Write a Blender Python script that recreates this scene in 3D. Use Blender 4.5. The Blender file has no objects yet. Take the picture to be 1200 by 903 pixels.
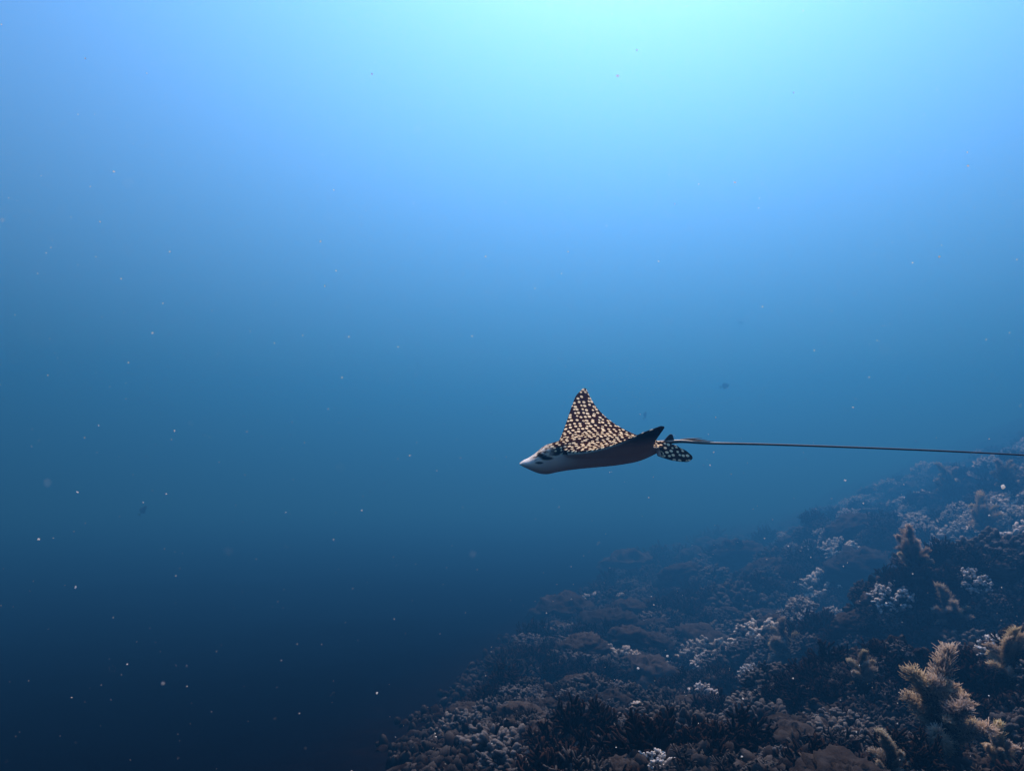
"""A spotted eagle ray gliding past a hazy coral slope, seen by a diver."""
import bpy, math
import numpy as np
from mathutils import Vector, Matrix, Quaternion

# ------------------------------------------------------------------ scene, camera, light
sc = bpy.context.scene
col = sc.collection
PX_W, PX_H, FPX = 1200.0, 903.0, 857.0
PITCH = math.radians(8.0)
SUN_EL, SUN_AZ = math.radians(57.0), math.radians(12.5)     # azimuth to the right of +Y
SUN_STRENGTH, SKY_STRENGTH, EXPOSURE = 5.0, 0.079, 1.45
SURFACE_Z = 19.4                                            # the sea surface above the diver

cam_d = bpy.data.cameras.new('camera')
cam = bpy.data.objects.new('camera', cam_d); col.objects.link(cam)
cam.rotation_euler = (math.pi / 2 + PITCH, 0, 0)
cam_d.sensor_width = 36; cam_d.lens = 36 * FPX / PX_W
cam_d.clip_start = 0.05; cam_d.clip_end = 2000
cam_d.dof.use_dof = True; cam_d.dof.focus_distance = 1.75; cam_d.dof.aperture_fstop = 9.0
sc.camera = cam

world = bpy.data.worlds.new('World'); sc.world = world
world.use_nodes = True
wn = world.node_tree
sky = wn.nodes.new('ShaderNodeTexSky'); sky.sky_type = 'NISHITA'; sky.sun_disc = False
sky.dust_density = 1.6; sky.sun_elevation = SUN_EL; sky.sun_rotation = SUN_AZ
bg = wn.nodes['Background']; bg.inputs['Strength'].default_value = SKY_STRENGTH
wn.links.new(sky.outputs[0], bg.inputs['Color'])

sun_d = bpy.data.lights.new('sun', 'SUN'); sun_d.energy = SUN_STRENGTH
sun_d.angle = math.radians(0.6); sun_d.color = (1.0, 0.86, 0.85)
sun = bpy.data.objects.new('sun', sun_d); col.objects.link(sun)
SUN_DIR = Vector((math.cos(SUN_EL) * math.sin(SUN_AZ), math.cos(SUN_EL) * math.cos(SUN_AZ), math.sin(SUN_EL)))
sun.rotation_euler = SUN_DIR.to_track_quat('Z', 'Y').to_euler()
sun.location = (3, 10, 14)

sc.view_settings.view_transform = 'Standard'; sc.view_settings.look = 'None'
sc.view_settings.exposure = EXPOSURE; sc.view_settings.gamma = 1
sc.view_settings.use_curve_mapping = False
cy = sc.cycles
cy.use_denoising = True
cy.max_bounces = 5; cy.diffuse_bounces = 2; cy.glossy_bounces = 2; cy.transmission_bounces = 3
cy.volume_bounces = 0; cy.transparent_max_bounces = 8
cy.caustics_reflective = False; cy.caustics_refractive = False

# ------------------------------------------------------------------ helpers
rng = np.random.default_rng(11)
cp_, sp_ = math.cos(PITCH), math.sin(PITCH)
def pix_dir(u, v):
    """unit world direction(s) of photo pixel(s)"""
    u = np.asarray(u, float); v = np.asarray(v, float)
    x = u - PX_W / 2; y = np.full_like(x, FPX); z = -(v - PX_H / 2)
    d = np.stack([x, y * cp_ - z * sp_, y * sp_ + z * cp_], -1)
    return d / np.linalg.norm(d, axis=-1, keepdims=True)
def to_pix(p):
    p = np.asarray(p, float)
    y = p[..., 1] * cp_ + p[..., 2] * sp_; z = -p[..., 1] * sp_ + p[..., 2] * cp_
    return PX_W / 2 + FPX * p[..., 0] / y, PX_H / 2 - FPX * z / y, y

def hash2(ix, iy, seed):
    h = (ix.astype(np.int64) * 374761393 + iy.astype(np.int64) * 668265263 + seed * 974634777) & 0xFFFFFFFF
    h = ((h ^ (h >> 13)) * 1274126177) & 0xFFFFFFFF
    h = (h ^ (h >> 16)) & 0xFFFFFFFF
    return h / 4294967295.0
def noise2(x, y, seed=0):
    """value noise, -1..1"""
    x = np.asarray(x, float); y = np.asarray(y, float)
    ix = np.floor(x); iy = np.floor(y); fx = x - ix; fy = y - iy
    fx = fx * fx * fx * (fx * (fx * 6 - 15) + 10); fy = fy * fy * fy * (fy * (fy * 6 - 15) + 10)
    a = hash2(ix, iy, seed); b = hash2(ix + 1, iy, seed); c = hash2(ix, iy + 1, seed); d = hash2(ix + 1, iy + 1, seed)
    return 2 * ((a * (1 - fx) + b * fx) * (1 - fy) + (c * (1 - fx) + d * fx) * fy) - 1
def noise3(p, seed=0):
    return (noise2(p[:, 0] + 7.1 * p[:, 2], p[:, 1] + 3.3 * p[:, 2], seed) + noise2(p[:, 1] - 5.2 * p[:, 0], p[:, 2] + 1.7 * p[:, 1], seed + 1)
            + noise2(p[:, 2] * 1.3 + 2.2 * p[:, 1], p[:, 0], seed + 2)) / 3
def smooth(e0, e1, x):
    t = np.clip((x - e0) / (e1 - e0), 0, 1); return t * t * (3 - 2 * t)
def curve(xs, ys, t):
    """Catmull-Rom through (xs, ys)"""
    xs = np.asarray(xs, float); ys = np.asarray(ys, float); t = np.clip(np.asarray(t, float), xs[0], xs[-1])
    m = np.gradient(ys, xs); i = np.clip(np.searchsorted(xs, t, side='right') - 1, 0, len(xs) - 2)
    h = xs[i + 1] - xs[i]; u = (t - xs[i]) / h
    return ((2 * u**3 - 3 * u**2 + 1) * ys[i] + (u**3 - 2 * u**2 + u) * h * m[i] + (-2 * u**3 + 3 * u**2) * ys[i + 1] + (u**3 - u**2) * h * m[i + 1])

class MB:
    """collects vertices, faces and one float attribute"""
    def __init__(self): self.v = []; self.f = []; self.a = []; self.n = 0
    def add(self, v, f, a=None):
        v = np.asarray(v, float)
        self.v.append(v); self.f.extend([tuple(int(k) + self.n for k in q) for q in f])
        self.a.append(np.zeros(len(v)) if a is None else np.broadcast_to(np.asarray(a, float), (len(v),)))
        self.n += len(v)
    def tube(self, pts, rad, seg=6, a0=0.0, a1=1.0, close=True):
        pts = np.asarray(pts, float); k = len(pts); rad = np.asarray(rad, float)
        tan = np.gradient(pts, axis=0); tan /= np.linalg.norm(tan, axis=1)[:, None] + 1e-12
        ref = np.array([0, 0, 1.0]) if abs(tan[0][2]) < .8 else np.array([1.0, 0, 0])
        th = np.arange(seg) * 2 * math.pi / seg; V = []
        for i in range(k):
            e1 = np.cross(tan[i], ref); e1 /= np.linalg.norm(e1) + 1e-12; e2 = np.cross(tan[i], e1)
            V.append(pts[i] + rad[i] * (np.cos(th)[:, None] * e1 + np.sin(th)[:, None] * e2))
        V = np.concatenate(V + [pts[-1:] + tan[-1:] * rad[-1] * .6])
        F = [(i * seg + j, i * seg + (j + 1) % seg, (i + 1) * seg + (j + 1) % seg, (i + 1) * seg + j) for i in range(k - 1) for j in range(seg)]
        e = k * seg
        if close: F += [((k - 1) * seg + j, (k - 1) * seg + (j + 1) % seg, e) for j in range(seg)]
        A = np.concatenate([np.repeat(np.linspace(a0, a1, k), seg), [a1]])
        self.add(V, F, A)
    def mesh(self, name, mat, sm=True):
        me = bpy.data.meshes.new(name)
        me.from_pydata(np.concatenate(self.v).tolist(), [], self.f); me.update()
        at = me.attributes.new('tip', 'FLOAT', 'POINT'); at.data.foreach_set('value', np.concatenate(self.a).astype(np.float32))
        if sm: me.shade_smooth()
        me.materials.append(mat); return me
def link(name, data, parent=None, loc=None, rot=None, scale=None):
    o = bpy.data.objects.new(name, data); col.objects.link(o)
    if parent: o.parent = parent
    if loc is not None: o.location = loc
    if rot is not None: o.rotation_mode = 'QUATERNION'; o.rotation_quaternion = rot
    if scale is not None: o.scale = scale
    return o
def tag(o, label=None, cat=None, group=None, kind=None):
    if label: o['label'] = label
    if cat: o['category'] = cat
    if group: o['group'] = group
    if kind: o['kind'] = kind
    return o

# ------------------------------------------------------------------ materials
def new_mat(name):
    m = bpy.data.materials.new(name); m.use_nodes = True
    return m, m.node_tree.nodes, m.node_tree.links, m.node_tree.nodes['Principled BSDF']
def ramp(n, stops):
    r = n.new('ShaderNodeValToRGB'); e = r.color_ramp.elements
    while len(e) < len(stops): e.new(.5)
    for k, (p, c) in zip(e, stops): k.position = p; k.color = (*c, 1) if len(c) == 3 else c
    return r
def mixc(n, l, fac, a, b):
    x = n.new('ShaderNodeMix'); x.data_type = 'RGBA'
    for s, v in ((x.inputs[0], fac), (x.inputs[6], a), (x.inputs[7], b)):
        if hasattr(v, 'is_linked'): l.new(v, s)
        else: s.default_value = v if not isinstance(v, tuple) else (*v, 1)
    return x.outputs[2]
def math_n(n, l, op, a, b=None, c=None):
    x = n.new('ShaderNodeMath'); x.operation = op
    for i, v in enumerate((a, b, c)):
        if v is None: continue
        if hasattr(v, 'is_linked'): l.new(v, x.inputs[i])
        else: x.inputs[i].default_value = v
    return x.outputs[0]
def maprange(n, l, v, a, b, c=0., d=1.):
    x = n.new('ShaderNodeMapRange'); x.interpolation_type = 'SMOOTHSTEP'; l.new(v, x.inputs[0])
    for i, k in enumerate((a, b, c, d)): x.inputs[i + 1].default_value = k
    return x.outputs[0]
def attr(n, name):
    a = n.new('ShaderNodeAttribute'); a.attribute_name = name; return a
def coral_mat(name, base, tip, rough=.85, var=.42, nscale=30., translucent=0.):
    """dark bases, paler living tips, mottled and slightly different on every colony"""
    m, n, l, b = new_mat(name)
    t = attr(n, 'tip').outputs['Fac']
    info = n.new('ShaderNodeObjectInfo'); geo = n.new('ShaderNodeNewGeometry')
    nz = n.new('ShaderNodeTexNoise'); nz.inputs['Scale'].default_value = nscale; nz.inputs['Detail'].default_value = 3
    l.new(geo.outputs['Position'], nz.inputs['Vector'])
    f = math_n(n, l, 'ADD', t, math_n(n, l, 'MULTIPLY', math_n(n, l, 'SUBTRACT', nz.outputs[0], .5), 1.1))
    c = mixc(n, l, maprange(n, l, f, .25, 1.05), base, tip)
    hsv = n.new('ShaderNodeHueSaturation'); l.new(c, hsv.inputs['Color'])
    l.new(math_n(n, l, 'MULTIPLY_ADD', info.outputs['Random'], 2 * var, 1 - var), hsv.inputs['Value'])
    r2 = math_n(n, l, 'FRACT', math_n(n, l, 'MULTIPLY', info.outputs['Random'], 17.3))
    l.new(math_n(n, l, 'MULTIPLY_ADD', r2, .5, .6), hsv.inputs['Saturation'])
    l.new(math_n(n, l, 'MULTIPLY_ADD', r2, .05, .475), hsv.inputs['Hue'])
    l.new(hsv.outputs[0], b.inputs['Base Color'])
    b.inputs['Roughness'].default_value = rough; b.inputs['Specular IOR Level'].default_value = .02
    bp = n.new('ShaderNodeBump'); bp.inputs['Strength'].default_value = .5; bp.inputs['Distance'].default_value = .004
    n2 = n.new('ShaderNodeTexNoise'); n2.inputs['Scale'].default_value = 140.; l.new(geo.outputs['Position'], n2.inputs['Vector'])
    l.new(n2.outputs[0], bp.inputs['Height']); l.new(bp.outputs[0], b.inputs['Normal'])
    if translucent:
        tr = n.new('ShaderNodeBsdfTranslucent'); l.new(hsv.outputs[0], tr.inputs[0])
        ms = n.new('ShaderNodeMixShader'); ms.inputs[0].default_value = translucent
        l.new(b.outputs[0], ms.inputs[1]); l.new(tr.outputs[0], ms.inputs[2])
        l.new(ms.outputs[0], n['Material Output'].inputs['Surface'])
    return m

# ------------------------------------------------------------------ the water itself: one closed body from the deep to the surface
def build_water():
    ST = np.array([.043, .0495, .0620])             # extinction per metre, r g b
    alb = np.array([.050, .342, .97]); G = .58     # how much of it is scattering, and how far forward
    m = bpy.data.materials.new('sea_water'); m.use_nodes = True; n = m.node_tree.nodes; l = m.node_tree.links
    n.remove(n['Principled BSDF']); last = None
    ss = ST * alb
    v = n.new('ShaderNodeVolumeScatter'); v.inputs['Density'].default_value = ss.max(); v.inputs['Anisotropy'].default_value = G
    v.inputs['Color'].default_value = (*(ss / ss.max()), 1); last = v.outputs[0]
    sa = ST * (1 - alb); d = sa.max()
    v = n.new('ShaderNodeVolumeAbsorption'); v.inputs['Density'].default_value = d
    v.inputs['Color'].default_value = (*(1 - sa / d), 1)
    a = n.new('ShaderNodeAddShader'); l.new(last, a.inputs[0]); l.new(v.outputs[0], a.inputs[1])
    l.new(a.outputs[0], n['Material Output'].inputs['Volume'])
    X, Y0, Y1, Z0, Z1 = 230., -60., 230., -40., SURFACE_Z
    V = [(x, y, z) for z in (Z0, Z1) for y in (Y0, Y1) for x in (-X, X)]
    F = [(0, 2, 3, 1), (4, 5, 7, 6), (0, 1, 5, 4), (2, 6, 7, 3), (0, 4, 6, 2), (1, 3, 7, 5)]
    me = bpy.data.meshes.new('water'); me.from_pydata(V, [], F); me.update(); me.materials.append(m)
    tag(link('water', me), 'clear blue sea water filling the whole view', 'water', kind='stuff')
build_water()

# ------------------------------------------------------------------ the seabed: a reef slope rising to the right out of a near-black floor added to darken the lower water
_a, _b = pix_dir(1250, 442), pix_dir(560, 712)              # two directions that lie in the slope
PN = np.cross(_a, _b); PN *= np.sign(PN[2]) / np.linalg.norm(PN)
PLANE_H = 1.62
def reef_mask(x, y):
    return smooth(-1.5, .1, plane(x, y) - floor_z(x, y))
def plane(x, y): return (-PLANE_H - PN[0] * x - PN[1] * y) / PN[2]
def floor_z(x, y):
    r = np.hypot(x, y); return -.62 - 2.2 * (1 - np.exp(-r / 9.)) + .05 * noise2(x * .4, y * .4, 71)  # added floor, its fall shaped so the water darkens gradually
def height(x, y, fine=True):
    x = np.asarray(x, float); y = np.asarray(y, float)
    a = plane(x, y); b = floor_z(x, y); r = np.hypot(x, y); a = a - .55 * smooth(4., 15., r)
    a = np.minimum(a, 5.5 + .1 * (a - 5.5))
    k = .45; z = k * np.logaddexp(a / k, b / k)
    m = smooth(-1.6, .1, a - b)
    w = (.45 + .55 * smooth(2.5, 10.0, r)) * (1 - .45 * smooth(14., 30., r))
    z = z + m * (w * (.60 * noise2(x * .19 + 3, y * .19, 1) + .46 * noise2(x * .52, y * .52 + 9, 2)) + .32 * noise2(x * 1.15, y * 1.15, 3))
    n4 = 1 - np.abs(noise2(x * 2.3, y * 2.3, 4)) * 2
    z = z + (.1 + .9 * m) * (.13 * n4 * w + .06 * noise2(x * 5.1, y * 5.1, 5))
    if fine: z = z + (.1 + .9 * m) * (.028 * noise2(x * 12, y * 12, 6) + .016 * noise2(x * 26, y * 26, 7))
    return z
def hit(u, v, tmax=90.):
    """where the sight line(s) of photo pixels meet the seabed; nan when they do not"""
    d = pix_dir(np.atleast_1d(u), np.atleast_1d(v)); t = np.full(len(d), .4); out = np.full(len(d), np.nan); live = np.ones(len(d), bool)
    while live.any():
        p = d * t[:, None]; gap = p[:, 2] - height(p[:, 0], p[:, 1], False)
        new = live & (gap < .004 * t + .004); out[new] = t[new]; live &= ~new & (t < tmax)
        t = np.where(live, t + np.clip(gap * .5, .012 * t, 2.), t)
    return d * out[:, None]
def slope_normal(x, y, e=.12):
    n = np.stack([height(x - e, y, False) - height(x + e, y, False), height(x, y - e, False) - height(x, y + e, False), np.full_like(np.asarray(x, float), 2 * e)], -1)
    return n / np.linalg.norm(n, axis=-1, keepdims=True)

def rock_mat():
    m, n, l, b = new_mat('reef_rock')
    geo = n.new('ShaderNodeNewGeometry')
    def nz(s, d=6, r=.6):
        k = n.new('ShaderNodeTexNoise'); k.inputs['Scale'].default_value = s; k.inputs['Detail'].default_value = d; k.inputs['Roughness'].default_value = r
        l.new(geo.outputs['Position'], k.inputs['Vector']); return k.outputs[0]
    r1 = ramp(n, [(.30, (.006, .003, .0025)), (.5, (.014, .008, .006)), (.62, (.03, .02, .016)), (.80, (.08, .06, .05))]); l.new(nz(5.5), r1.inputs[0])
    r2 = ramp(n, [(.35, (.015, .006, .004)), (.65, (.022, .014, .012))]); l.new(nz(1.1), r2.inputs[0])
    c = mixc(n, l, .45, r1.outputs[0], r2.outputs[0])
    c = mixc(n, l, attr(n, 'tip').outputs['Fac'], (.0012, .002, .005), c)  # off the reef near black, to dim the water seen against it
    l.new(c, b.inputs['Base Color']); b.inputs['Roughness'].default_value = 1; b.inputs['Specular IOR Level'].default_value = 0
    bp = n.new('ShaderNodeBump'); bp.inputs['Strength'].default_value = .8; bp.inputs['Distance'].default_value = .02
    l.new(nz(38, 5, .7), bp.inputs['Height']); l.new(bp.outputs[0], b.inputs['Normal'])
    return m
def build_seabed():
    rr = np.concatenate([[0.], np.geomspace(.35, 210, 330)])
    an = np.concatenate([np.radians(np.arange(-180, -48, 2.5)), np.radians(np.arange(-48, 50, .2)), np.radians(np.arange(50, 180, 2.5))])
    R, T = np.meshgrid(rr, an, indexing='ij'); x = R * np.sin(T); y = R * np.cos(T)
    z = height(x, y); V = np.stack([x, y, z], -1).reshape(-1, 3); na = len(an)
    i, j = np.meshgrid(np.arange(len(rr) - 1), np.arange(na), indexing='ij'); j2 = (j + 1) % na
    F = np.stack([i * na + j, i * na + j2, (i + 1) * na + j2, (i + 1) * na + j], -1).reshape(-1, 4)
    me = bpy.data.meshes.new('seabed'); me.vertices.add(len(V)); me.vertices.foreach_set('co', V.ravel())
    me.loops.add(F.size); me.loops.foreach_set('vertex_index', F.ravel()); me.polygons.add(len(F))
    me.polygons.foreach_set('loop_start', np.arange(len(F)) * 4); me.update(calc_edges=True); me.validate()
    at = me.attributes.new('tip', 'FLOAT', 'POINT'); at.data.foreach_set('value', reef_mask(V[:, 0], V[:, 1]).astype(np.float32))
    me.shade_smooth(); me.materials.append(rock_mat())
    tag(link('seabed', me), kind='structure')
build_seabed()


# ------------------------------------------------------------------ the eagle ray
RAY_TH0, RAY_TH1 = 6., 32.
RAY_ROT = (7.5, 4., -14.5)                           # yaw, pitch, roll in degrees
RAY_PIX, RAY_DIST = (697, 526.5), 1.70
RAY_L = 0.352                                       # metres, snout to the end of the disc
def ray_mats():
    m, n, l, b = new_mat('ray_skin')
    P = attr(n, 'skin').outputs['Vector']; sep = n.new('ShaderNodeSeparateXYZ'); l.new(P, sep.inputs[0])
    X, S, DOR = sep.outputs[0], sep.outputs[1], sep.outputs[2]
    wv = n.new('ShaderNodeTexNoise'); wv.inputs['Scale'].default_value = 9.; l.new(P, wv.inputs['Vector'])
    cb = n.new('ShaderNodeCombineXYZ'); l.new(math_n(n, l, 'MULTIPLY_ADD', wv.outputs[0], .02, X), cb.inputs[0]); l.new(S, cb.inputs[1])
    vo = n.new('ShaderNodeTexVoronoi'); vo.voronoi_dimensions = '2D'; vo.inputs['Scale'].default_value = 28.; vo.inputs['Randomness'].default_value = .62
    l.new(cb.outputs[0], vo.inputs['Vector'])
    vs = n.new('ShaderNodeSeparateColor'); l.new(vo.outputs['Color'], vs.inputs[0])
    rad = math_n(n, l, 'MULTIPLY_ADD', vs.outputs[0], .13, .205)
    edge = math_n(n, l, 'SUBTRACT', vo.outputs['Distance'], rad)
    spot = maprange(n, l, edge, .05, -.05)
    ring = math_n(n, l, 'MULTIPLY', maprange(n, l, vo.outputs['Distance'], .16, .05), maprange(n, l, vs.outputs[1], .86, .9))   # some spots are rings
    spot = math_n(n, l, 'MULTIPLY', spot, math_n(n, l, 'SUBTRACT', 1., ring))
    nz = n.new('ShaderNodeTexNoise'); nz.inputs['Scale'].default_value = 14.; nz.inputs['Detail'].default_value = 4; l.new(P, nz.inputs['Vector'])
    brown = mixc(n, l, nz.outputs[0], (.012, .003, .0006), (.050, .015, .004))
    dark = mixc(n, l, spot, brown, (.97, .78, .48))
    # pale mottled head in front of the eyes
    hd = n.new('ShaderNodeTexNoise'); hd.inputs['Scale'].default_value = 34.; hd.inputs['Detail'].default_value = 3; l.new(P, hd.inputs['Vector'])
    headc = mixc(n, l, maprange(n, l, hd.outputs[0], .36, .54), (.14, .08, .045), (.92, .82, .66))
    dark = mixc(n, l, maprange(n, l, X, .27, .36), dark, headc)
    snout = maprange(n, l, X, .39, .45)
    dark = mixc(n, l, snout, dark, (.85, .80, .72))
    # white belly that turns brown towards the wing edges and the tail
    wing = maprange(n, l, math_n(n, l, 'ABSOLUTE', S), .36, .56); rear = maprange(n, l, X, .05, -.34)
    belly = mixc(n, l, rear, (1., .90, .72), (.94, .78, .58))
    belly = mixc(n, l, wing, belly, (.07, .022, .012))
    c = mixc(n, l, DOR, belly, dark)
    # eye mask and spiracle
    mk = attr(n, 'mask'); c = mixc(n, l, mk.outputs['Fac'], c, (.016, .009, .006))
    l.new(c, b.inputs['Base Color']); b.inputs['Roughness'].default_value = .7; b.inputs['Specular IOR Level'].default_value = 0
    b.inputs['Subsurface Weight'].default_value = 0
    t, n, l, b = new_mat('ray_tail')
    ta = attr(n, 'tip').outputs['Fac']
    l.new(mixc(n, l, ta, (.006, .004, .0035), (.50, .43, .32)), b.inputs['Base Color']); b.inputs['Roughness'].default_value = .5
    e, n, l, b = new_mat('ray_eye'); b.inputs['Base Color'].default_value = (.004, .004, .005, 1); b.inputs['Roughness'].default_value = .08
    f, n, l, b = new_mat('dark_fin'); b.inputs['Base Color'].default_value = (.016, .010, .008, 1); b.inputs['Roughness'].default_value = .6
    return m, t, e, f
WA = [0, .1, .2, .35, .5, .65, .8, .92, 1.0]
WLE = [.26, .242, .202, .148, .094, .040, -.018, -.072, -.136]
WTE = [-.46, -.435, -.375, -.300, -.245, -.205, -.180, -.170, -.166]
WTH = [.17, .13, .085, .056, .038, .026, .018, .013, .009]
BX = [-.52, -.44, -.30, -.15, .02, .14, .21, .27, .325, .37, .41, .445, .475, .50]
BW = [.022, .045, .085, .115, .135, .128, .112, .100, .092, .082, .070, .056, .040, .014]
BT = [.022, .030, .062, .085, .094, .084, .072, .060, .044, .012, -.016, -.034, -.044, -.060]
BB = [.000, -.038, -.090, -.108, -.112, -.116, -.122, -.130, -.138, -.132, -.116, -.098, -.082, -.066]
HALF = .92; TH0, TH1 = math.radians(RAY_TH0), math.radians(RAY_TH1)
_aa = np.linspace(0, 1, 400); _th = TH0 + (TH1 - TH0) * _aa**1.1
_wy = np.concatenate([[0], np.cumsum(np.cos(_th[1:]) / 399)]) * HALF; _wz = np.concatenate([[0], np.cumsum(np.sin(_th[1:]) / 399)]) * HALF
def build_ray():
    skin, tailm, eyem, finm = ray_mats()
    mb = MB()
    # disc and wings: one closed loft across the span
    ns, nc = 121, 28; ss = np.linspace(-1, 1, ns); prof = []
    u = (1 - np.cos(np.linspace(0, math.pi, nc))) / 2
    for s in ss:
        a = abs(s); le, te, th = curve(WA, WLE, a), curve(WA, WTE, a), curve(WA, WTH, a)
        y = np.interp(a, _aa, _wy) * np.sign(s); z = np.interp(a, _aa, _wz); t_ = np.interp(a, _aa, _th)
        x = le + (te - le) * u; h = th * .5 * 2.6 * (np.sqrt(u + 1e-9) * .75 * (1 - u) + .10 * u * (1 - u)) + .0042
        nrm = np.array([0, -math.sin(t_) * np.sign(s), math.cos(t_)])
        top = np.stack([x, np.full(nc, y), np.full(nc, z)], 1) + nrm * h[:, None] * 1.15
        bot = np.stack([x, np.full(nc, y), np.full(nc, z)], 1) - nrm * h[:, None] * .85
        prof.append(np.concatenate([top, bot[::-1]]))
    V = np.concatenate(prof); k = 2 * nc
    F = [(i * k + j, (i + 1) * k + j, (i + 1) * k + (j + 1) % k, i * k + (j + 1) % k) for i in range(ns - 1) for j in range(k)]
    F += [tuple(range(k)), tuple(range((ns - 1) * k + k - 1, (ns - 1) * k - 1, -1))]
    mb.add(V, F)
    # head and trunk
    xs = np.linspace(-.52, .50, 70); q = 32; th = np.arange(q) * 2 * math.pi / q; V = []
    for x in xs:
        w, t_, b_ = curve(BX, BW, x), curve(BX, BT, x), curve(BX, BB, x); zc = (t_ + b_) / 2; hh = (t_ - b_) / 2
        cs, sn = np.cos(th), np.sin(th); p = .85
        V.append(np.stack([np.full(q, x), w * np.sign(cs) * np.abs(cs)**p, zc + hh * np.sign(sn) * np.abs(sn)**p], 1))
    V = np.concatenate(V)
    F = [(i * q + j, i * q + (j + 1) % q, (i + 1) * q + (j + 1) % q, (i + 1) * q + j) for i in range(len(xs) - 1) for j in range(q)]
    F += [tuple(range(q - 1, -1, -1)), tuple(range((len(xs) - 1) * q, len(xs) * q))]
    mb.add(V, F)
    # pelvic fins: rounded lobes behind the disc, drooping outwards
    for sg in (-1, 1):
        pts = []; nl, nw = 22, 12
        ax = np.array([-1.0, .20 * sg, -.26]); ax /= np.linalg.norm(ax); wd = np.array([.10, .74 * sg, -.62]); wd /= np.linalg.norm(wd); nn = np.cross(ax, wd) * -sg
        o_ = np.array([-.40, .028 * sg, .012]); up = []; dn = []
        for i in range(nl):
            f = i / (nl - 1); L = .245 * f; hw = .066 * (math.sin(math.pi * min(1, .30 + .55 * f))**.8) * (1 - max(0, (f - .80) / .2)**2 * .75)
            for j in range(nw):
                g = j / (nw - 1) * 2 - 1; c_ = o_ + ax * L + wd * (hw * g + .036); tk = .0045 + .007 * (1 - g * g) * (1 - f)
                up.append(c_ + nn * tk); dn.append(c_ - nn * tk)
        V = np.array(up + dn); N = nl * nw; F = []
        for i in range(nl - 1):
            for j in range(nw - 1):
                a_ = i * nw + j; F += [(a_, a_ + 1, a_ + nw + 1, a_ + nw), (N + a_, N + a_ + nw, N + a_ + nw + 1, N + a_ + 1)]
        rim = [j for j in range(nw)] + [i * nw + nw - 1 for i in range(1, nl)] + [(nl - 1) * nw + j for j in range(nw - 2, -1, -1)] + [i * nw for i in range(nl - 2, 0, -1)]
        F += [(rim[i], N + rim[i], N + rim[(i + 1) % len(rim)], rim[(i + 1) % len(rim)]) for i in range(len(rim))]
        mb.add(V, F)
    tmp = bpy.data.objects.new('tmp', mb.mesh('tmp', skin)); col.objects.link(tmp)
    rm = tmp.modifiers.new('r', 'REMESH'); rm.mode = 'VOXEL'; rm.voxel_size = .0042
    sm = tmp.modifiers.new('s', 'SMOOTH'); sm.factor = .5; sm.iterations = 6
    me = bpy.data.meshes.new_from_object(tmp.evaluated_get(bpy.context.evaluated_depsgraph_get())); bpy.data.objects.remove(tmp)
    co = np.empty(len(me.vertices) * 3, np.float32); me.vertices.foreach_get('co', co); co = co.reshape(-1, 3).astype(float)
    x, y, z = co.T; ay = np.abs(y)
    sa = np.interp(ay, _wy, _aa); zm = np.interp(ay, _wy, _wz)
    pel = (x < -.43) & (ay > .01)
    mid = np.where(x > .20, np.interp(x, [.20, .28, .36, .42, .5], [.012, -.004, -.012, -.045, -.062]), zm)
    mid = np.where((x > .12) & (x <= .20), zm + (.012 - zm) * smooth(.12, .20, x) * smooth(.16, .10, ay), mid)
    mid = np.where(ay < .15, mid, zm)
    dor = smooth(-.004, .004, z - mid)
    dor = np.where(x < -.415, 1.0, dor)
    nvec = np.empty(len(me.vertices) * 3, np.float32); me.vertex_normals.foreach_get('vector', nvec)
    # keep the spot pattern lying on the skin: lateral arc length on the wings, height on the flanks
    lat = sa * HALF * .66 * np.sign(y) + (z - np.interp(ay, _wy, _wz)) * -1.15 * np.sign(y) * smooth(.24, .12, ay)
    lat = np.where((x < -.43) & (ay > .02), (ay * .62 - z * .78) * np.sign(y) * 1.1, lat)
    me.attributes.new('skin', 'FLOAT_VECTOR', 'POINT').data.foreach_set('vector', np.stack([x, lat, dor], 1).astype(np.float32).ravel())
    def blob(px_, pz_, rx, rz, lo=.05): return smooth(1, .55, np.hypot((x - px_) / rx, (z - pz_) / rz)) * (ay > lo)
    mask = np.maximum.reduce([blob(.365, -.004, .040, .016, .03), blob(.335, -.018, .050, .014), blob(.385, -.046, .032, .009, .02), blob(.258, .030, .016, .030, .06)])
    me.attributes.new('mask', 'FLOAT', 'POINT').data.foreach_set('value', mask.astype(np.float32))
    me.materials.clear(); me.materials.append(skin); me.shade_smooth()
    root = link('eagle_ray', None); root.empty_display_size = .1
    tag(root, 'spotted eagle ray gliding through open blue water, long thin tail trailing behind', 'eagle ray')
    body = link('body', me, root)
    for sg in (-1, 1):
        k_ = MB(); ico = bpy.data.meshes.new('eye')
        thv = np.linspace(0, math.pi, 9); ph = np.arange(12) * math.pi / 6
        V = np.array([(math.sin(t) * math.cos(p) * .013, math.sin(t) * math.sin(p) * .008, math.cos(t) * .011) for t in thv for p in ph])
        k_.add(V, [(i * 12 + j, i * 12 + (j + 1) % 12, (i + 1) * 12 + (j + 1) % 12, (i + 1) * 12 + j) for i in range(8) for j in range(12)])
        link('eye', k_.mesh('eye', eyem), root, (.350, sg * .084, -.006))
    # small dorsal fin at the tail base
    k_ = MB(); out = [(-.455, .018), (-.475, .034), (-.495, .056), (-.512, .070), (-.526, .070), (-.534, .058), (-.538, .040), (-.545, .020), (-.50, .010)]
    n_ = len(out); V = [(a, .006 * (1 - (b - .01) / .075), b) for a, b in out] + [(a, -.006 * (1 - (b - .01) / .075), b) for a, b in out]
    k_.add(np.array(V), [tuple(range(n_)), tuple(range(2 * n_ - 1, n_ - 1, -1))] + [(i, i + n_, (i + 1) % n_ + n_, (i + 1) % n_) for i in range(n_)])
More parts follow.
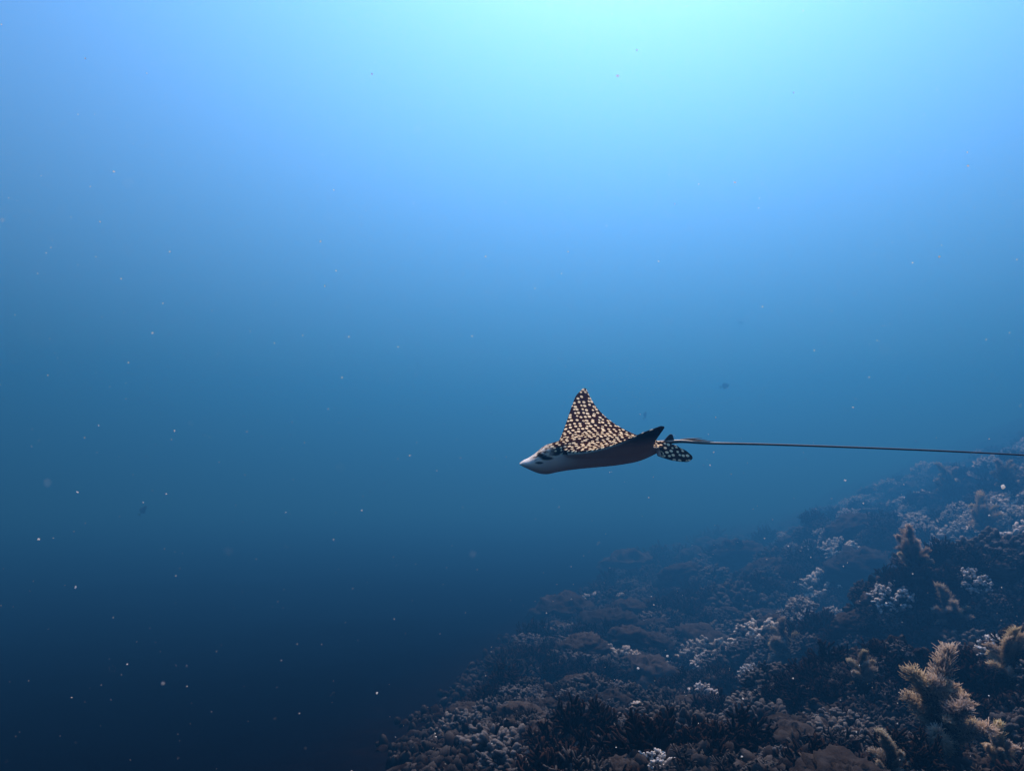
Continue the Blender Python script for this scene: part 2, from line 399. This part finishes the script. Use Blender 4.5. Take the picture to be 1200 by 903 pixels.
    link('dorsal_fin', k_.mesh('dorsal_fin', finm, False), root)
    # place it: heading left and a little towards the diver, back tipped towards the diver
    yaw, pit, rol = (math.radians(v) for v in RAY_ROT)
    R = Matrix.Rotation(math.pi + yaw, 4, 'Z') @ Matrix.Rotation(pit, 4, 'Y') @ Matrix.Rotation(rol, 4, 'X')
    pos = pix_dir(*RAY_PIX) * RAY_DIST
    root.matrix_world = Matrix.Translation(Vector(pos)) @ R @ Matrix.Scale(RAY_L, 4)
    bpy.context.view_layer.update(); inv = root.matrix_world.inverted()
    # tail: a whip running back past the edge of the view, slightly farther away
    b0 = root.matrix_world @ Vector((-.47, 0, .018)); tp = []
    y0 = pix_dir(783, 514); d0 = (b0.length)
    for i, (u_, v_) in enumerate([(800, 517), (830, 519), (900, 520.6), (1000, 524), (1100, 528), (1200, 533), (1330, 541), (1450, 552)]):
        tp.append(inv @ Vector(pix_dir(u_, v_) * (d0 + (u_ - 783) / 415 * .22)))
    P0 = np.array([Vector((-.44, 0, .016)), Vector((-.50, 0, .018))] + tp); tt = np.arange(len(P0))
    ts = np.linspace(0, len(P0) - 1, 90); P = np.stack([curve(tt, P0[:, i], ts) for i in range(3)], 1)
    rad = np.interp(ts, [0, 1.5, 3, 4, 6, len(P0) - 1], [.016, .012, .0082, .0066, .0058, .0024])
    k_ = MB(); k_.tube(P, rad, 10, 0, 0)
    lf = np.repeat(smooth(3.6, 3.0, ts) * smooth(.6, 1.0, ts), 10) * np.tile((np.sin(np.arange(10) * math.pi / 5 + 0.6) < .3), 90)
    k_.a = [np.concatenate([lf, [0]])]
    link('tail', k_.mesh('tail', tailm), root)
    for j, (u0, v0, u1, v1) in enumerate([(797, 514.5, 823, 513.2), (800, 515.5, 829, 515.0), (806, 516.5, 837, 516.8)]):
        a_ = inv @ Vector(pix_dir(u0, v0 + .6) * (d0 + .012)); b_ = inv @ Vector(pix_dir(u1, v1) * (d0 + .03))
        k_ = MB(); f = np.linspace(0, 1, 6)[:, None]; k_.tube(np.array(a_) * (1 - f) + np.array(b_) * f, [.004, .0062, .006, .0048, .003, .0006], 6)
        link('tail_spine', k_.mesh('tail_spine', finm), root)
    return root
build_ray()


# ------------------------------------------------------------------ corals
def unit(v): v = np.asarray(v, float); return v / (np.linalg.norm(v) + 1e-12)
def dome_dirs(n, zmin, r):
    i = np.arange(n) + .5; z = 1 - (1 - zmin) * i / n; ph = i * 2.399963 + r.normal(size=n) * .25
    z = np.clip(z + r.normal(size=n) * .05, zmin, 1); q = np.sqrt(1 - z * z)
    return np.stack([q * np.cos(ph), q * np.sin(ph), z], 1)
def branching_mesh(seed, mat, n=80, thick=.085, nubs=3, flat=.72, zmin=-.05, spread=.25):
    """a dome of stubby branches, each ending in a few knobs; unit radius"""
    r = np.random.default_rng(seed); mb = MB(); lob = r.normal(size=(5, 3))
    for d in dome_dirs(n, zmin, r):
        L = (.78 + .22 * r.random()) * (1 + .16 * np.sin(lob @ d * 2.2).mean() * 2)
        o = np.array([d[0] * spread * r.random(), d[1] * spread * r.random(), -.18]); e = d * L * np.array([1, 1, flat])
        b = r.normal(size=3) * .07; t = np.array([0, .4, .75, .95])[:, None]
        p = o * (1 - t) + e * t + b * np.sin(t * math.pi)
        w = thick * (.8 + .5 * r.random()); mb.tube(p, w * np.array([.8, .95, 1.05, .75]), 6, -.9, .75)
        for k in range(nubs):
            q = unit(d + r.normal(size=3) * .75); st = e * (.72 + .25 * r.random()); ln = thick * (1.2 + 1.1 * r.random())
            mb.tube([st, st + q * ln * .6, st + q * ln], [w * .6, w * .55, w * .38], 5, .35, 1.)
    return mb.mesh('branching_coral', mat)
def finger_mesh(seed, mat, n=34):
    """a loose thicket of forked fingers"""
    r = np.random.default_rng(seed); mb = MB()
    def grow(p, d, L, w, lev, a):
        d2 = unit(d + r.normal(size=3) * .22 + np.array([0, 0, .12])); q = p + d * L * .5 + r.normal(size=3) * .02; e = q + d2 * L * .5
        mb.tube([p, q, e], [w, w * .9, w * .7], 5, a, a + .45)
        if lev:
            for k in range(r.integers(2, 4)): grow(e - d2 * w, unit(d2 + r.normal(size=3) * .6), L * (.55 + .25 * r.random()), w * .75, lev - 1, a + .4)
    for d in dome_dirs(n, .12, r):
        grow(np.array([d[0] * .35, d[1] * .35, -.12]) * r.random(), unit(d + np.array([0, 0, .25])), .42 + .2 * r.random(), .055 + .02 * r.random(), 2, -.5)
    return mb.mesh('finger_coral', mat)
def table_mesh(seed, mat, n=170):
    """a tilted plate on a short stalk, its top crusted with short branchlets"""
    r = np.random.default_rng(seed); mb = MB(); k = 40; ph = np.arange(k) * 2 * math.pi / k
    rim = 1 + .16 * np.sin(ph * 2 + r.random() * 6) + .10 * np.sin(ph * 5 + r.random() * 6) + .06 * r.normal(size=k)
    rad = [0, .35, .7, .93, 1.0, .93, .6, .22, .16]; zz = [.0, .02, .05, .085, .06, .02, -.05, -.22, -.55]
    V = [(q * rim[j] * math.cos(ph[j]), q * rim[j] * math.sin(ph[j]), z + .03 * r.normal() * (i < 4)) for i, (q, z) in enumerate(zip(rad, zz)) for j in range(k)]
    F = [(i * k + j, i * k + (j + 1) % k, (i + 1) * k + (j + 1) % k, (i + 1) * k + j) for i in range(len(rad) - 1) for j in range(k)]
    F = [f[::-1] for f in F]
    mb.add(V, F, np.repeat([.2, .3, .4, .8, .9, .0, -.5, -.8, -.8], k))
    for i in range(n):
        q = math.sqrt((i + .5) / n); a = i * 2.399963 + r.normal() * .2; R = q * rim[int(a / (2 * math.pi) * k) % k] * .98
        p = np.array([R * math.cos(a), R * math.sin(a), .02 + .06 * q]); d = unit([.5 * q * math.cos(a) + r.normal() * .3, .5 * q * math.sin(a) + r.normal() * .3, 1])
        L = .09 + .07 * r.random(); mb.tube([p - d * .03, p + d * L * .6, p + d * L], [.036, .032, .02], 5, .1, 1.)
    return mb.mesh('table_coral', mat)
def boulder_mesh(seed, mat):
    r = np.random.default_rng(seed); n, m = 22, 34; V = []
    for i in range(n + 1):
        t = i / n * math.pi * .62
        for j in range(m): a = j / m * 2 * math.pi; V.append((math.sin(t) * math.cos(a), math.sin(t) * math.sin(a), math.cos(t)))
    V = np.array(V); k = 1 + .26 * noise3(V * 1.7 + seed, seed) + .22 * (1 - np.abs(noise3(V * 4.3 + seed, seed + 5)) * 2) + .10 * noise3(V * 11, seed + 9)
    V = V * k[:, None] * np.array([1, 1, .72])
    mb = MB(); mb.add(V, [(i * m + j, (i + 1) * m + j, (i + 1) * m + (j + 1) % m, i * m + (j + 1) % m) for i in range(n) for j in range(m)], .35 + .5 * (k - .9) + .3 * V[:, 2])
    return mb.mesh('boulder_coral', mat)
def plume_mesh(seed, mat, n=950):
    """one feathery branch of a soft coral: an axis with curved filaments on every side; unit length along +Z"""
    r = np.random.default_rng(seed); mb = MB(); bend = r.normal(size=2) * .22
    ax = lambda t: np.array([bend[0] * t * t, bend[1] * t * t, t])
    mb.tube([ax(t) for t in np.linspace(0, .9, 7)], np.linspace(.05, .012, 7), 5, -.3, .3)
    for i in range(n):
        t = .04 + .94 * (i + r.random()) / n; p = ax(t) + r.normal(size=3) * .02; a = r.random() * 6.2832
        L = (.21 * math.sin(math.pi * min(1, .30 + .45 * t))**.6) * (.45 + .75 * r.random()); up = .35 + 1.1 * r.random() + .6 * t
        d = unit([math.cos(a), math.sin(a), up]); d2 = unit(d + np.array([0, 0, .7]) + r.normal(size=3) * .4); w = .0045 + .003 * r.random()
        mb.tube([p, p + d * L * .5, p + d * L * .5 + d2 * L * .5], [w, w * 1.05, w * .5], 3, .35 + .3 * t, .5 + .45 * t)
    return mb.mesh('plume', mat)
def stalk_mesh(seed, mat):
    r = np.random.default_rng(seed); mb = MB()
    mb.tube([(0, 0, -.25), (r.normal() * .02, r.normal() * .02, .1), (r.normal() * .04, r.normal() * .04, .32), (0, 0, .52)], [.16, .12, .10, .05], 10, -.4, .2)
    return mb.mesh('stalk', mat)

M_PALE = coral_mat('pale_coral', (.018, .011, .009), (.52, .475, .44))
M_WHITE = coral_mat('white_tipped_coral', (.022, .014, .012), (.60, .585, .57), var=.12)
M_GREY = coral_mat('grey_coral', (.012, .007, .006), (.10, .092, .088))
M_DARK = coral_mat('dark_coral', (.006, .003, .0025), (.036, .017, .011))  # a dark kind, darkened further so its thickets pass for shaded gaps
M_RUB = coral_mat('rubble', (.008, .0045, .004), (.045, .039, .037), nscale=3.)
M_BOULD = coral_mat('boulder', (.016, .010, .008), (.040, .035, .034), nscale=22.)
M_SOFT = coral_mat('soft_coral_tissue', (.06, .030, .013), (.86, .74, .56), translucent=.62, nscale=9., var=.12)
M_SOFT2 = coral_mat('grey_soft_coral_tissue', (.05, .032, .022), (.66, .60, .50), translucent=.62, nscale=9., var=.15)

def frame_on_slope(p, nrm, upright=.6, spin=0.):
    z = Vector(unit(np.asarray(nrm) * (1 - upright) + np.array([0, 0, upright])))
    return z.to_track_quat('Z', 'Y') @ Quaternion((0, 0, 1), spin)
PLACED = []                                         # (x, y, z, radius)
def put(name, me, p, R, label, cat, group, upright=.55, sink=.12, sz=1.0):
    nrm = slope_normal(p[0], p[1])
    o = link(name, me, None, Vector(p) - Vector((0, 0, sink * R)), frame_on_slope(p, nrm, upright, rng.random() * 6.28), (R, R, R * sz))
    PLACED.append((*p, R)); return tag(o, label, cat, group)
def ground(u, v):
    p = hit([u], [v])[0]; return None if np.isnan(p[0]) else np.array([p[0], p[1], height(p[0], p[1])])
def px_size(p, px): return px * np.linalg.norm(p) / FPX * .92

if True:
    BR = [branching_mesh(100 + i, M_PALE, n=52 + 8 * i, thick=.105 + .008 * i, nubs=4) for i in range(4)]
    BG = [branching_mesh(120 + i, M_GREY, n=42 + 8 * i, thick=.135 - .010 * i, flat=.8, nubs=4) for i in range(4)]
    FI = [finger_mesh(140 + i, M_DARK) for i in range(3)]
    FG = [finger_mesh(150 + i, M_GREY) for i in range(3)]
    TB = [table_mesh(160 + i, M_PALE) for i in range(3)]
    BO = [boulder_mesh(170 + i, M_BOULD) for i in range(4)]
    PL = [plume_mesh(180 + i, M_SOFT) for i in range(4)]; PL2 = [plume_mesh(190 + i, M_SOFT2) for i in range(3)]
    SK = stalk_mesh(200, M_SOFT); SK2 = stalk_mesh(201, M_SOFT2)
    def soft_coral(p, H, label, group=None, n=10, wide=.55, grey=False, lean=(0, 0)):
        root = link('soft_coral', None, None, p); root.empty_display_size = .1
        root.rotation_mode = 'QUATERNION'; root.rotation_quaternion = frame_on_slope(p, slope_normal(p[0], p[1]), .75, rng.random() * 6.28); root.scale = (H, H, H)
        tag(root, label, 'soft coral', group); link('stalk', SK2 if grey else SK, root)
        ms = PL2 if grey else PL
        for i in range(n):
            a = i * 2.399963 + rng.normal() * .3; q = (i + .5) / n; tl = wide * (1.25 - .9 * (1 - q)) + rng.normal() * .08 if i else 0.05
            d = Vector((math.sin(tl) * math.cos(a) + lean[0], math.sin(tl) * math.sin(a) + lean[1], math.cos(tl)))
            s_ = (.50 if i == 0 else .28 + .22 * rng.random()) * (1 - .15 * q)
            b_ = Vector((0, 0, .44 - .34 * q + .03 * rng.normal())) + Vector((d.x, d.y, 0)) * .06
            link('plume', ms[int(rng.integers(len(ms)))], root, b_, d.to_track_quat('Z', 'Y') @ Quaternion((0, 0, 1), rng.random() * 6), (s_ * 1.65, s_ * 1.65, s_))
        PLACED.append((*p, H * .45)); return root
    # --- colonies one can pick out in the photograph: pixel of the foot, size in pixels
    MARKS = []
    for u, v, hpx, n, wide, grey, lab, short in [
        (1106, 897, 112, 24, .75, False, 'large tan feathery soft coral with brown base, tallest plume of the dark slope', 'the tall tan soft coral'),
        (1118, 740, 50, 14, .75, True, 'grey plumed soft coral below a whitish branching coral', 'the grey plumed soft coral'),
        (925, 784, 56, 14, .75, True, 'hazy grey soft coral standing between the big whitish coral and the dark hollow', 'the hazy grey soft coral'),
        (1072, 668, 50, 18, .9, False, 'wide drooping olive soft coral midway up the slope', 'the drooping olive soft coral'),
        (1196, 812, 62, 14, .65, False, 'tan soft coral upslope of the tallest feathery one', 'the tan soft coral upslope of the tallest'),
        (1160, 628, 48, 18, .95, False, 'broad pale olive soft coral high on the hazy slope', 'the broad pale olive soft coral'),
        (1112, 580, 36, 16, .95, True, 'faint grey soft coral just under the tail of the ray', 'the faint soft coral under the tail'),
        (1182, 566, 30, 14, .9, True, 'faint soft coral upslope of the one under the tail of the ray', ''),
        (1046, 908, 54, 12, .8, True, 'short grey tufted soft coral at the foot of the tan one', 'the short grey tufted soft coral'),
        (1172, 908, 50, 12, .7, False, 'small brownish soft coral in the darkest hollow of the reef', 'the small brownish soft coral'),
        (1012, 814, 42, 12, .8, True, 'small bluish grey soft coral among dark thickets', 'the small bluish grey soft coral')]:
        p = ground(u, v)
        if p is not None:
            soft_coral(p, px_size(p, hpx), lab, None, n, wide, grey)
            if short: MARKS.append((p, short))
    HERO = [('branching_coral', BR[2], 965, 694, 37, 'big pale branching coral with many whitish tips on the hazy slope', 'the big whitish branching coral'),
            ('branching_coral', BR[1], 985, 646, 24, 'pale flat branching coral upslope of the big whitish one', ''),
            ('branching_coral', BR[0], 882, 790, 19, 'round pale knobbly coral alone above a dark hollow', 'the round pale knobbly coral'),
            ('branching_coral', BR[3], 1166, 752, 22, 'bright white-tipped coral on the ledge above a black hollow', 'the white-tipped coral ledge'),
            ('branching_coral', BR[3], 765, 899, 28, 'pale knobbly coral heap lowest on the reef, near the smooth boulder', 'the lowest pale coral heap'),
            ('branching_coral', BR[1], 1045, 702, 24, 'speckled pale branching coral below the drooping soft coral', ''),
            ('branching_coral', BR[0], 1140, 692, 22, 'whitish branching coral above the grey plumed soft coral', ''),
            ('branching_coral', BR[2], 820, 824, 24, 'dull pale branching coral between the boulder and the round knobbly coral', ''),
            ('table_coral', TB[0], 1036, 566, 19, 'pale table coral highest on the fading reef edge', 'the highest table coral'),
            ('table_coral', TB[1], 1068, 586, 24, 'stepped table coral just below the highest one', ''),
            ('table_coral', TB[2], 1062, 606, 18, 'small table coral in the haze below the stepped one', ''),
            ('boulder_coral', BO[1], 741, 834, 17, 'smooth pale boulder coral alone on the shaded lower slope', 'the smooth pale boulder')]
    for nm, me, u, v, rp, lab, short in HERO:
        p = ground(u, v)
        if p is not None:
            o = put(nm, me, p, px_size(p, rp), lab, nm.replace('_', ' '), None)
            o.material_slots[0].link = 'OBJECT'; o.material_slots[0].material = M_PALE if 'dull' in lab or nm == 'boulder_coral' else M_WHITE
            if short: MARKS.append((p, short))
    def label_of(p, R, lo, hi, what):
        k = min(MARKS, key=lambda q: np.linalg.norm(q[0] - p) / np.linalg.norm(q[0])); f = (R - lo) / (hi - lo)
        return ('small ' if f < .33 else 'mid-sized ' if f < .66 else 'large ') + what + ' near ' + k[1]
    # --- the crowd of colonies between them
    KINDS = [('branching_coral', BR, 230, (.12, .34), 'pale branching coral', 'pale branching corals over the slope', .9),
             ('branching_coral', BG, 290, (.12, .38), 'grey knobbly branching coral', 'grey branching corals over the slope', .9),
             ('finger_coral', FI, 200, (.14, .32), 'dark brown finger coral thicket', 'dark finger corals over the slope', 1.1),
             ('finger_coral', FG, 120, (.12, .30), 'grey finger coral thicket', 'grey finger corals over the slope', 1.),
             ('table_coral', TB, 90, (.18, .60), 'pale table coral', 'table corals over the slope', .8),
             ('boulder_coral', BO, 90, (.12, .42), 'lumpy boulder coral', 'boulder corals over the slope', 1.)]
    N = 30000; U = rng.uniform(430, 1290, N); W = rng.uniform(500, 960, N)
    # nearer ground gets more tries: choose rows so that equal areas of reef get equal chances as well as equal areas of picture
    H = hit(U, W, 60.); ok = ~np.isnan(H[:, 0]) & ~(np.linalg.norm(H, axis=1) > 38); H = H[ok]; ok = reef_mask(H[:, 0], H[:, 1]) > .25; H = H[ok]
    H[:, 2] = height(H[:, 0], H[:, 1]); order = []
    for ki, kd in enumerate(KINDS): order += [ki] * kd[2]
    rng.shuffle(order); arr = np.array(PLACED); h_i = 0
    placed = [tuple(q) for q in PLACED]; xy = np.zeros((3000, 4)); cnt = len(placed); xy[:cnt] = placed
    for ki in order:
        nm, ms, _, (r0, r1), lab, grp, sz = KINDS[ki]
        for tr in range(40):
            if h_i >= len(H): break
            p = H[h_i]; h_i += 1; dist = np.linalg.norm(p); R0 = (r0 + (r1 - r0) * rng.random()**1.6) * (1.9 if rng.random() < .10 and dist > 8 else 1.); R = R0 * (1 + .03 * min(dist, 30)) * (.52 + .48 * float(smooth(4., 11., dist)))
            dd = np.linalg.norm(xy[:cnt, :3] - p, axis=1)
            if (dd < .55 * (R + xy[:cnt, 3])).any(): continue
            patch = float(noise2(p[0] * .55 + 20, p[1] * .55, 33) + .5 * noise2(p[0] * 1.7, p[1] * 1.7, 34))       # pale and dark patches of reef
            low = float(smooth(1.3, -.5, .444 * p[0] - .152 * p[1]))                 # darker kinds picked towards the foot, imitating its dim light
            if (ki in (0, 4) and patch < .02 + .9 * low) or (ki in (1, 3) and rng.random() < .55 * low) or (ki == 2 and patch > .25): continue
            put(nm, ms[int(rng.integers(len(ms)))], p, R, label_of(p, R0, r0, r1, lab), nm.replace('_', ' '), grp, .5, .12, sz)
            xy[cnt] = (*p, R); cnt += 1; break
    print('corals placed', cnt, 'tries used', h_i, 'of', len(H))
    # --- nodules, rubble and tiny colonies nobody could count, filling the gaps
    def rubble():
        r = np.random.default_rng(5); n = 5000
        u = r.uniform(420, 1300, n * 2); v = r.uniform(495, 980, n * 2); q = hit(u, v, 60.); q = q[~np.isnan(q[:, 0])]; q = q[reef_mask(q[:, 0], q[:, 1]) > .15][:n]
        q[:, 2] = height(q[:, 0], q[:, 1]); nn = slope_normal(q[:, 0], q[:, 1]); dist = np.linalg.norm(q, axis=1)
        # a knob: six-sided bud of three rings
        th = np.arange(6) * math.pi / 3; ring = [(1.0, -.6), (1.1, .35), (.75, .85), (.25, 1.1)]
        B = np.array([(a * math.cos(t), a * math.sin(t), z) for a, z in ring for t in th]); nb = len(B)
        F0 = np.array([(i * 6 + j, i * 6 + (j + 1) % 6, (i + 1) * 6 + (j + 1) % 6, (i + 1) * 6 + j) for i in range(3) for j in range(6)])
        cl = 5; qq = np.repeat(q, cl, 0); nq = np.repeat(nn, cl, 0); dd = np.repeat(dist, cl)
        R = (.012 + .030 * r.random(len(qq))**2) * (.5 + .055 * np.minimum(dd, 20)); qq = qq + r.normal(size=qq.shape) * np.array([1, 1, 0]) * (R * 2.2)[:, None]
        qq[:, 2] = height(qq[:, 0], qq[:, 1]) + R * .2
        z = nq + r.normal(size=nq.shape) * .55 + np.array([0, 0, .4]); z /= np.linalg.norm(z, axis=1)[:, None]
        x = np.cross(z, np.array([.3, .9, .1])); x /= np.linalg.norm(x, axis=1)[:, None]; y = np.cross(z, x)
        el = R * (.8 + 1.6 * r.random(len(qq)))
        V = qq[:, None, :] + B[None, :, 0:1] * (x * R[:, None])[:, None, :] + B[None, :, 1:2] * (y * R[:, None])[:, None, :] + B[None, :, 2:3] * (z * el[:, None])[:, None, :]
        V += r.normal(size=V.shape) * (R * .10)[:, None, None]
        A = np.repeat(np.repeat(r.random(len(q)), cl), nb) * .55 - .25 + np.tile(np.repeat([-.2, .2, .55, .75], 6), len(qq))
        F = (np.arange(len(qq))[:, None, None] * nb + F0[None]).reshape(-1, 4); V = V.reshape(-1, 3)
        me = bpy.data.meshes.new('reef_rubble'); me.vertices.add(len(V)); me.vertices.foreach_set('co', V.ravel())
        me.loops.add(F.size); me.loops.foreach_set('vertex_index', F.ravel()); me.polygons.add(len(F)); me.polygons.foreach_set('loop_start', np.arange(len(F)) * 4)
        me.update(calc_edges=True); me.attributes.new('tip', 'FLOAT', 'POINT').data.foreach_set('value', A.astype(np.float32)); me.shade_smooth(); me.materials.append(M_RUB)
        tag(link('reef_rubble', me), 'tiny coral buds and rubble crusting the reef slope', 'rubble', kind='stuff')
    rubble()


# ------------------------------------------------------------------ small fish far off, and specks drifting in the water
def fish_mesh(mat):
    mb = MB(); xs = np.linspace(-1, 1, 15); q = 10; th = np.arange(q) * 2 * math.pi / q; V = []
    for x in xs:
        h = curve([-1, -.8, -.3, .2, .6, .85, 1], [.06, .09, .36, .46, .36, .2, .02], x); w = h * .34
        V.append(np.stack([np.full(q, x), w * np.cos(th), h * np.sin(th)], 1))
    mb.add(np.concatenate(V), [(i * q + j, i * q + (j + 1) % q, (i + 1) * q + (j + 1) % q, (i + 1) * q + j) for i in range(14) for j in range(q)] + [tuple(range(q - 1, -1, -1)), tuple(range(14 * q, 15 * q))])
    for out in ([(-.95, .05), (-1.45, .42), (-1.30, 0), (-1.45, -.42), (-.95, -.05)], [(.35, .38), (.0, .70), (-.55, .58), (-.7, .15)], [(.05, -.4), (-.2, -.68), (-.6, -.52), (-.7, -.12)]):
        n = len(out); mb.add([(a, .025, b) for a, b in out] + [(a, -.025, b) for a, b in out], [tuple(range(n)), tuple(range(2 * n - 1, n - 1, -1))] + [(i, i + n, (i + 1) % n + n, (i + 1) % n) for i in range(n)])
    return mb.mesh('small_fish', mat)
def build_fish():
    m, n, l, b = new_mat('dark_fish'); b.inputs['Base Color'].default_value = (.02, .018, .02, 1); b.inputs['Roughness'].default_value = .6; b.inputs['Specular IOR Level'].default_value = .1
    me = fish_mesh(m)
    for u, v, px_, d, rz, ry, lab in [(850, 452, 5.5, 32., .3, -.25, 'small dark fish hovering above the tail of the ray'),
                                 (756, 486, 5.0, 34., .9, -.9, 'faint dark fish close behind the raised wing of the ray'),
                                 (168, 597, 5.0, 30., .8, -.95, 'lone dark fish far out over the deep water'),
                                 (389, 816, 5.5, 7., 1.0, -1.0, 'dark fish low in the darkest water'),
                                 (489, 427, 3.2, 40., 1.2, -1.35, 'tiny fish ahead of the ray in mid water'),
                                 (868, 378, 4.0, 46., .2, 0.1, 'faint fish high above the other fish over the tail')]:
        s_ = px_ * d / FPX
        o = link('small_fish', me, None, Vector(pix_dir(u, v) * d), (Matrix.Rotation(rz, 3, 'Z') @ Matrix.Rotation(ry, 3, 'Y')).to_quaternion(), (s_, s_, s_))
        tag(o, lab, 'fish', 'small dark fish in open water')
build_fish()
def build_snow():
    r = np.random.default_rng(3); n = 1400
    m, nd, l, b = new_mat('drifting_speck'); b.inputs['Base Color'].default_value = (.95, .93, .86, 1); b.inputs['Roughness'].default_value = .9; b.inputs['Specular IOR Level'].default_value = 0
    tr = nd.new('ShaderNodeBsdfTranslucent'); tr.inputs[0].default_value = (.97, .96, .92, 1); ms = nd.new('ShaderNodeMixShader'); ms.inputs[0].default_value = .75
    l.new(b.outputs[0], ms.inputs[1]); l.new(tr.outputs[0], ms.inputs[2]); l.new(ms.outputs[0], nd['Material Output'].inputs['Surface'])
    u = r.uniform(-200, 1400, n); v = r.uniform(-150, 1050, n); d = .32 + 3.6 * r.random(n)**.8; d[:60] = .10 + .22 * r.random(60)
    P = pix_dir(u, v) * d[:, None]; ok = (P[:, 2] > height(P[:, 0], P[:, 1]) + .05) & (P[:, 2] < .34 * d + .35 * d * r.random(n)**2); P = P[ok]; d = d[ok]
    R = (.27 + .75 * r.random(len(P))**6) * d / FPX
    big = r.random(len(P)) < .02; R[big] *= 2.2
    t = (1 + 5**.5) / 2; I = np.array([(-1, t, 0), (1, t, 0), (-1, -t, 0), (1, -t, 0), (0, -1, t), (0, 1, t), (0, -1, -t), (0, 1, -t), (t, 0, -1), (t, 0, 1), (-t, 0, -1), (-t, 0, 1)]) / 1.902
    F0 = np.array([(0, 11, 5), (0, 5, 1), (0, 1, 7), (0, 7, 10), (0, 10, 11), (1, 5, 9), (5, 11, 4), (11, 10, 2), (10, 7, 6), (7, 1, 8), (3, 9, 4), (3, 4, 2), (3, 2, 6), (3, 6, 8), (3, 8, 9), (4, 9, 5), (2, 4, 11), (6, 2, 10), (8, 6, 7), (9, 8, 1)])
    st = 1 + r.normal(size=(len(P), 1, 3)) * .25
    V = (P[:, None, :] + I[None] * st * R[:, None, None] * (1 + r.normal(size=(len(P), 12, 1)) * .15)).reshape(-1, 3)
    F = (np.arange(len(P))[:, None, None] * 12 + F0[None]).reshape(-1, 3)
    me = bpy.data.meshes.new('marine_snow'); me.from_pydata(V.tolist(), [], F.tolist()); me.update(); me.materials.append(m)
    tag(link('marine_snow', me), 'pale specks drifting everywhere in the water', 'marine snow', kind='stuff')
build_snow()
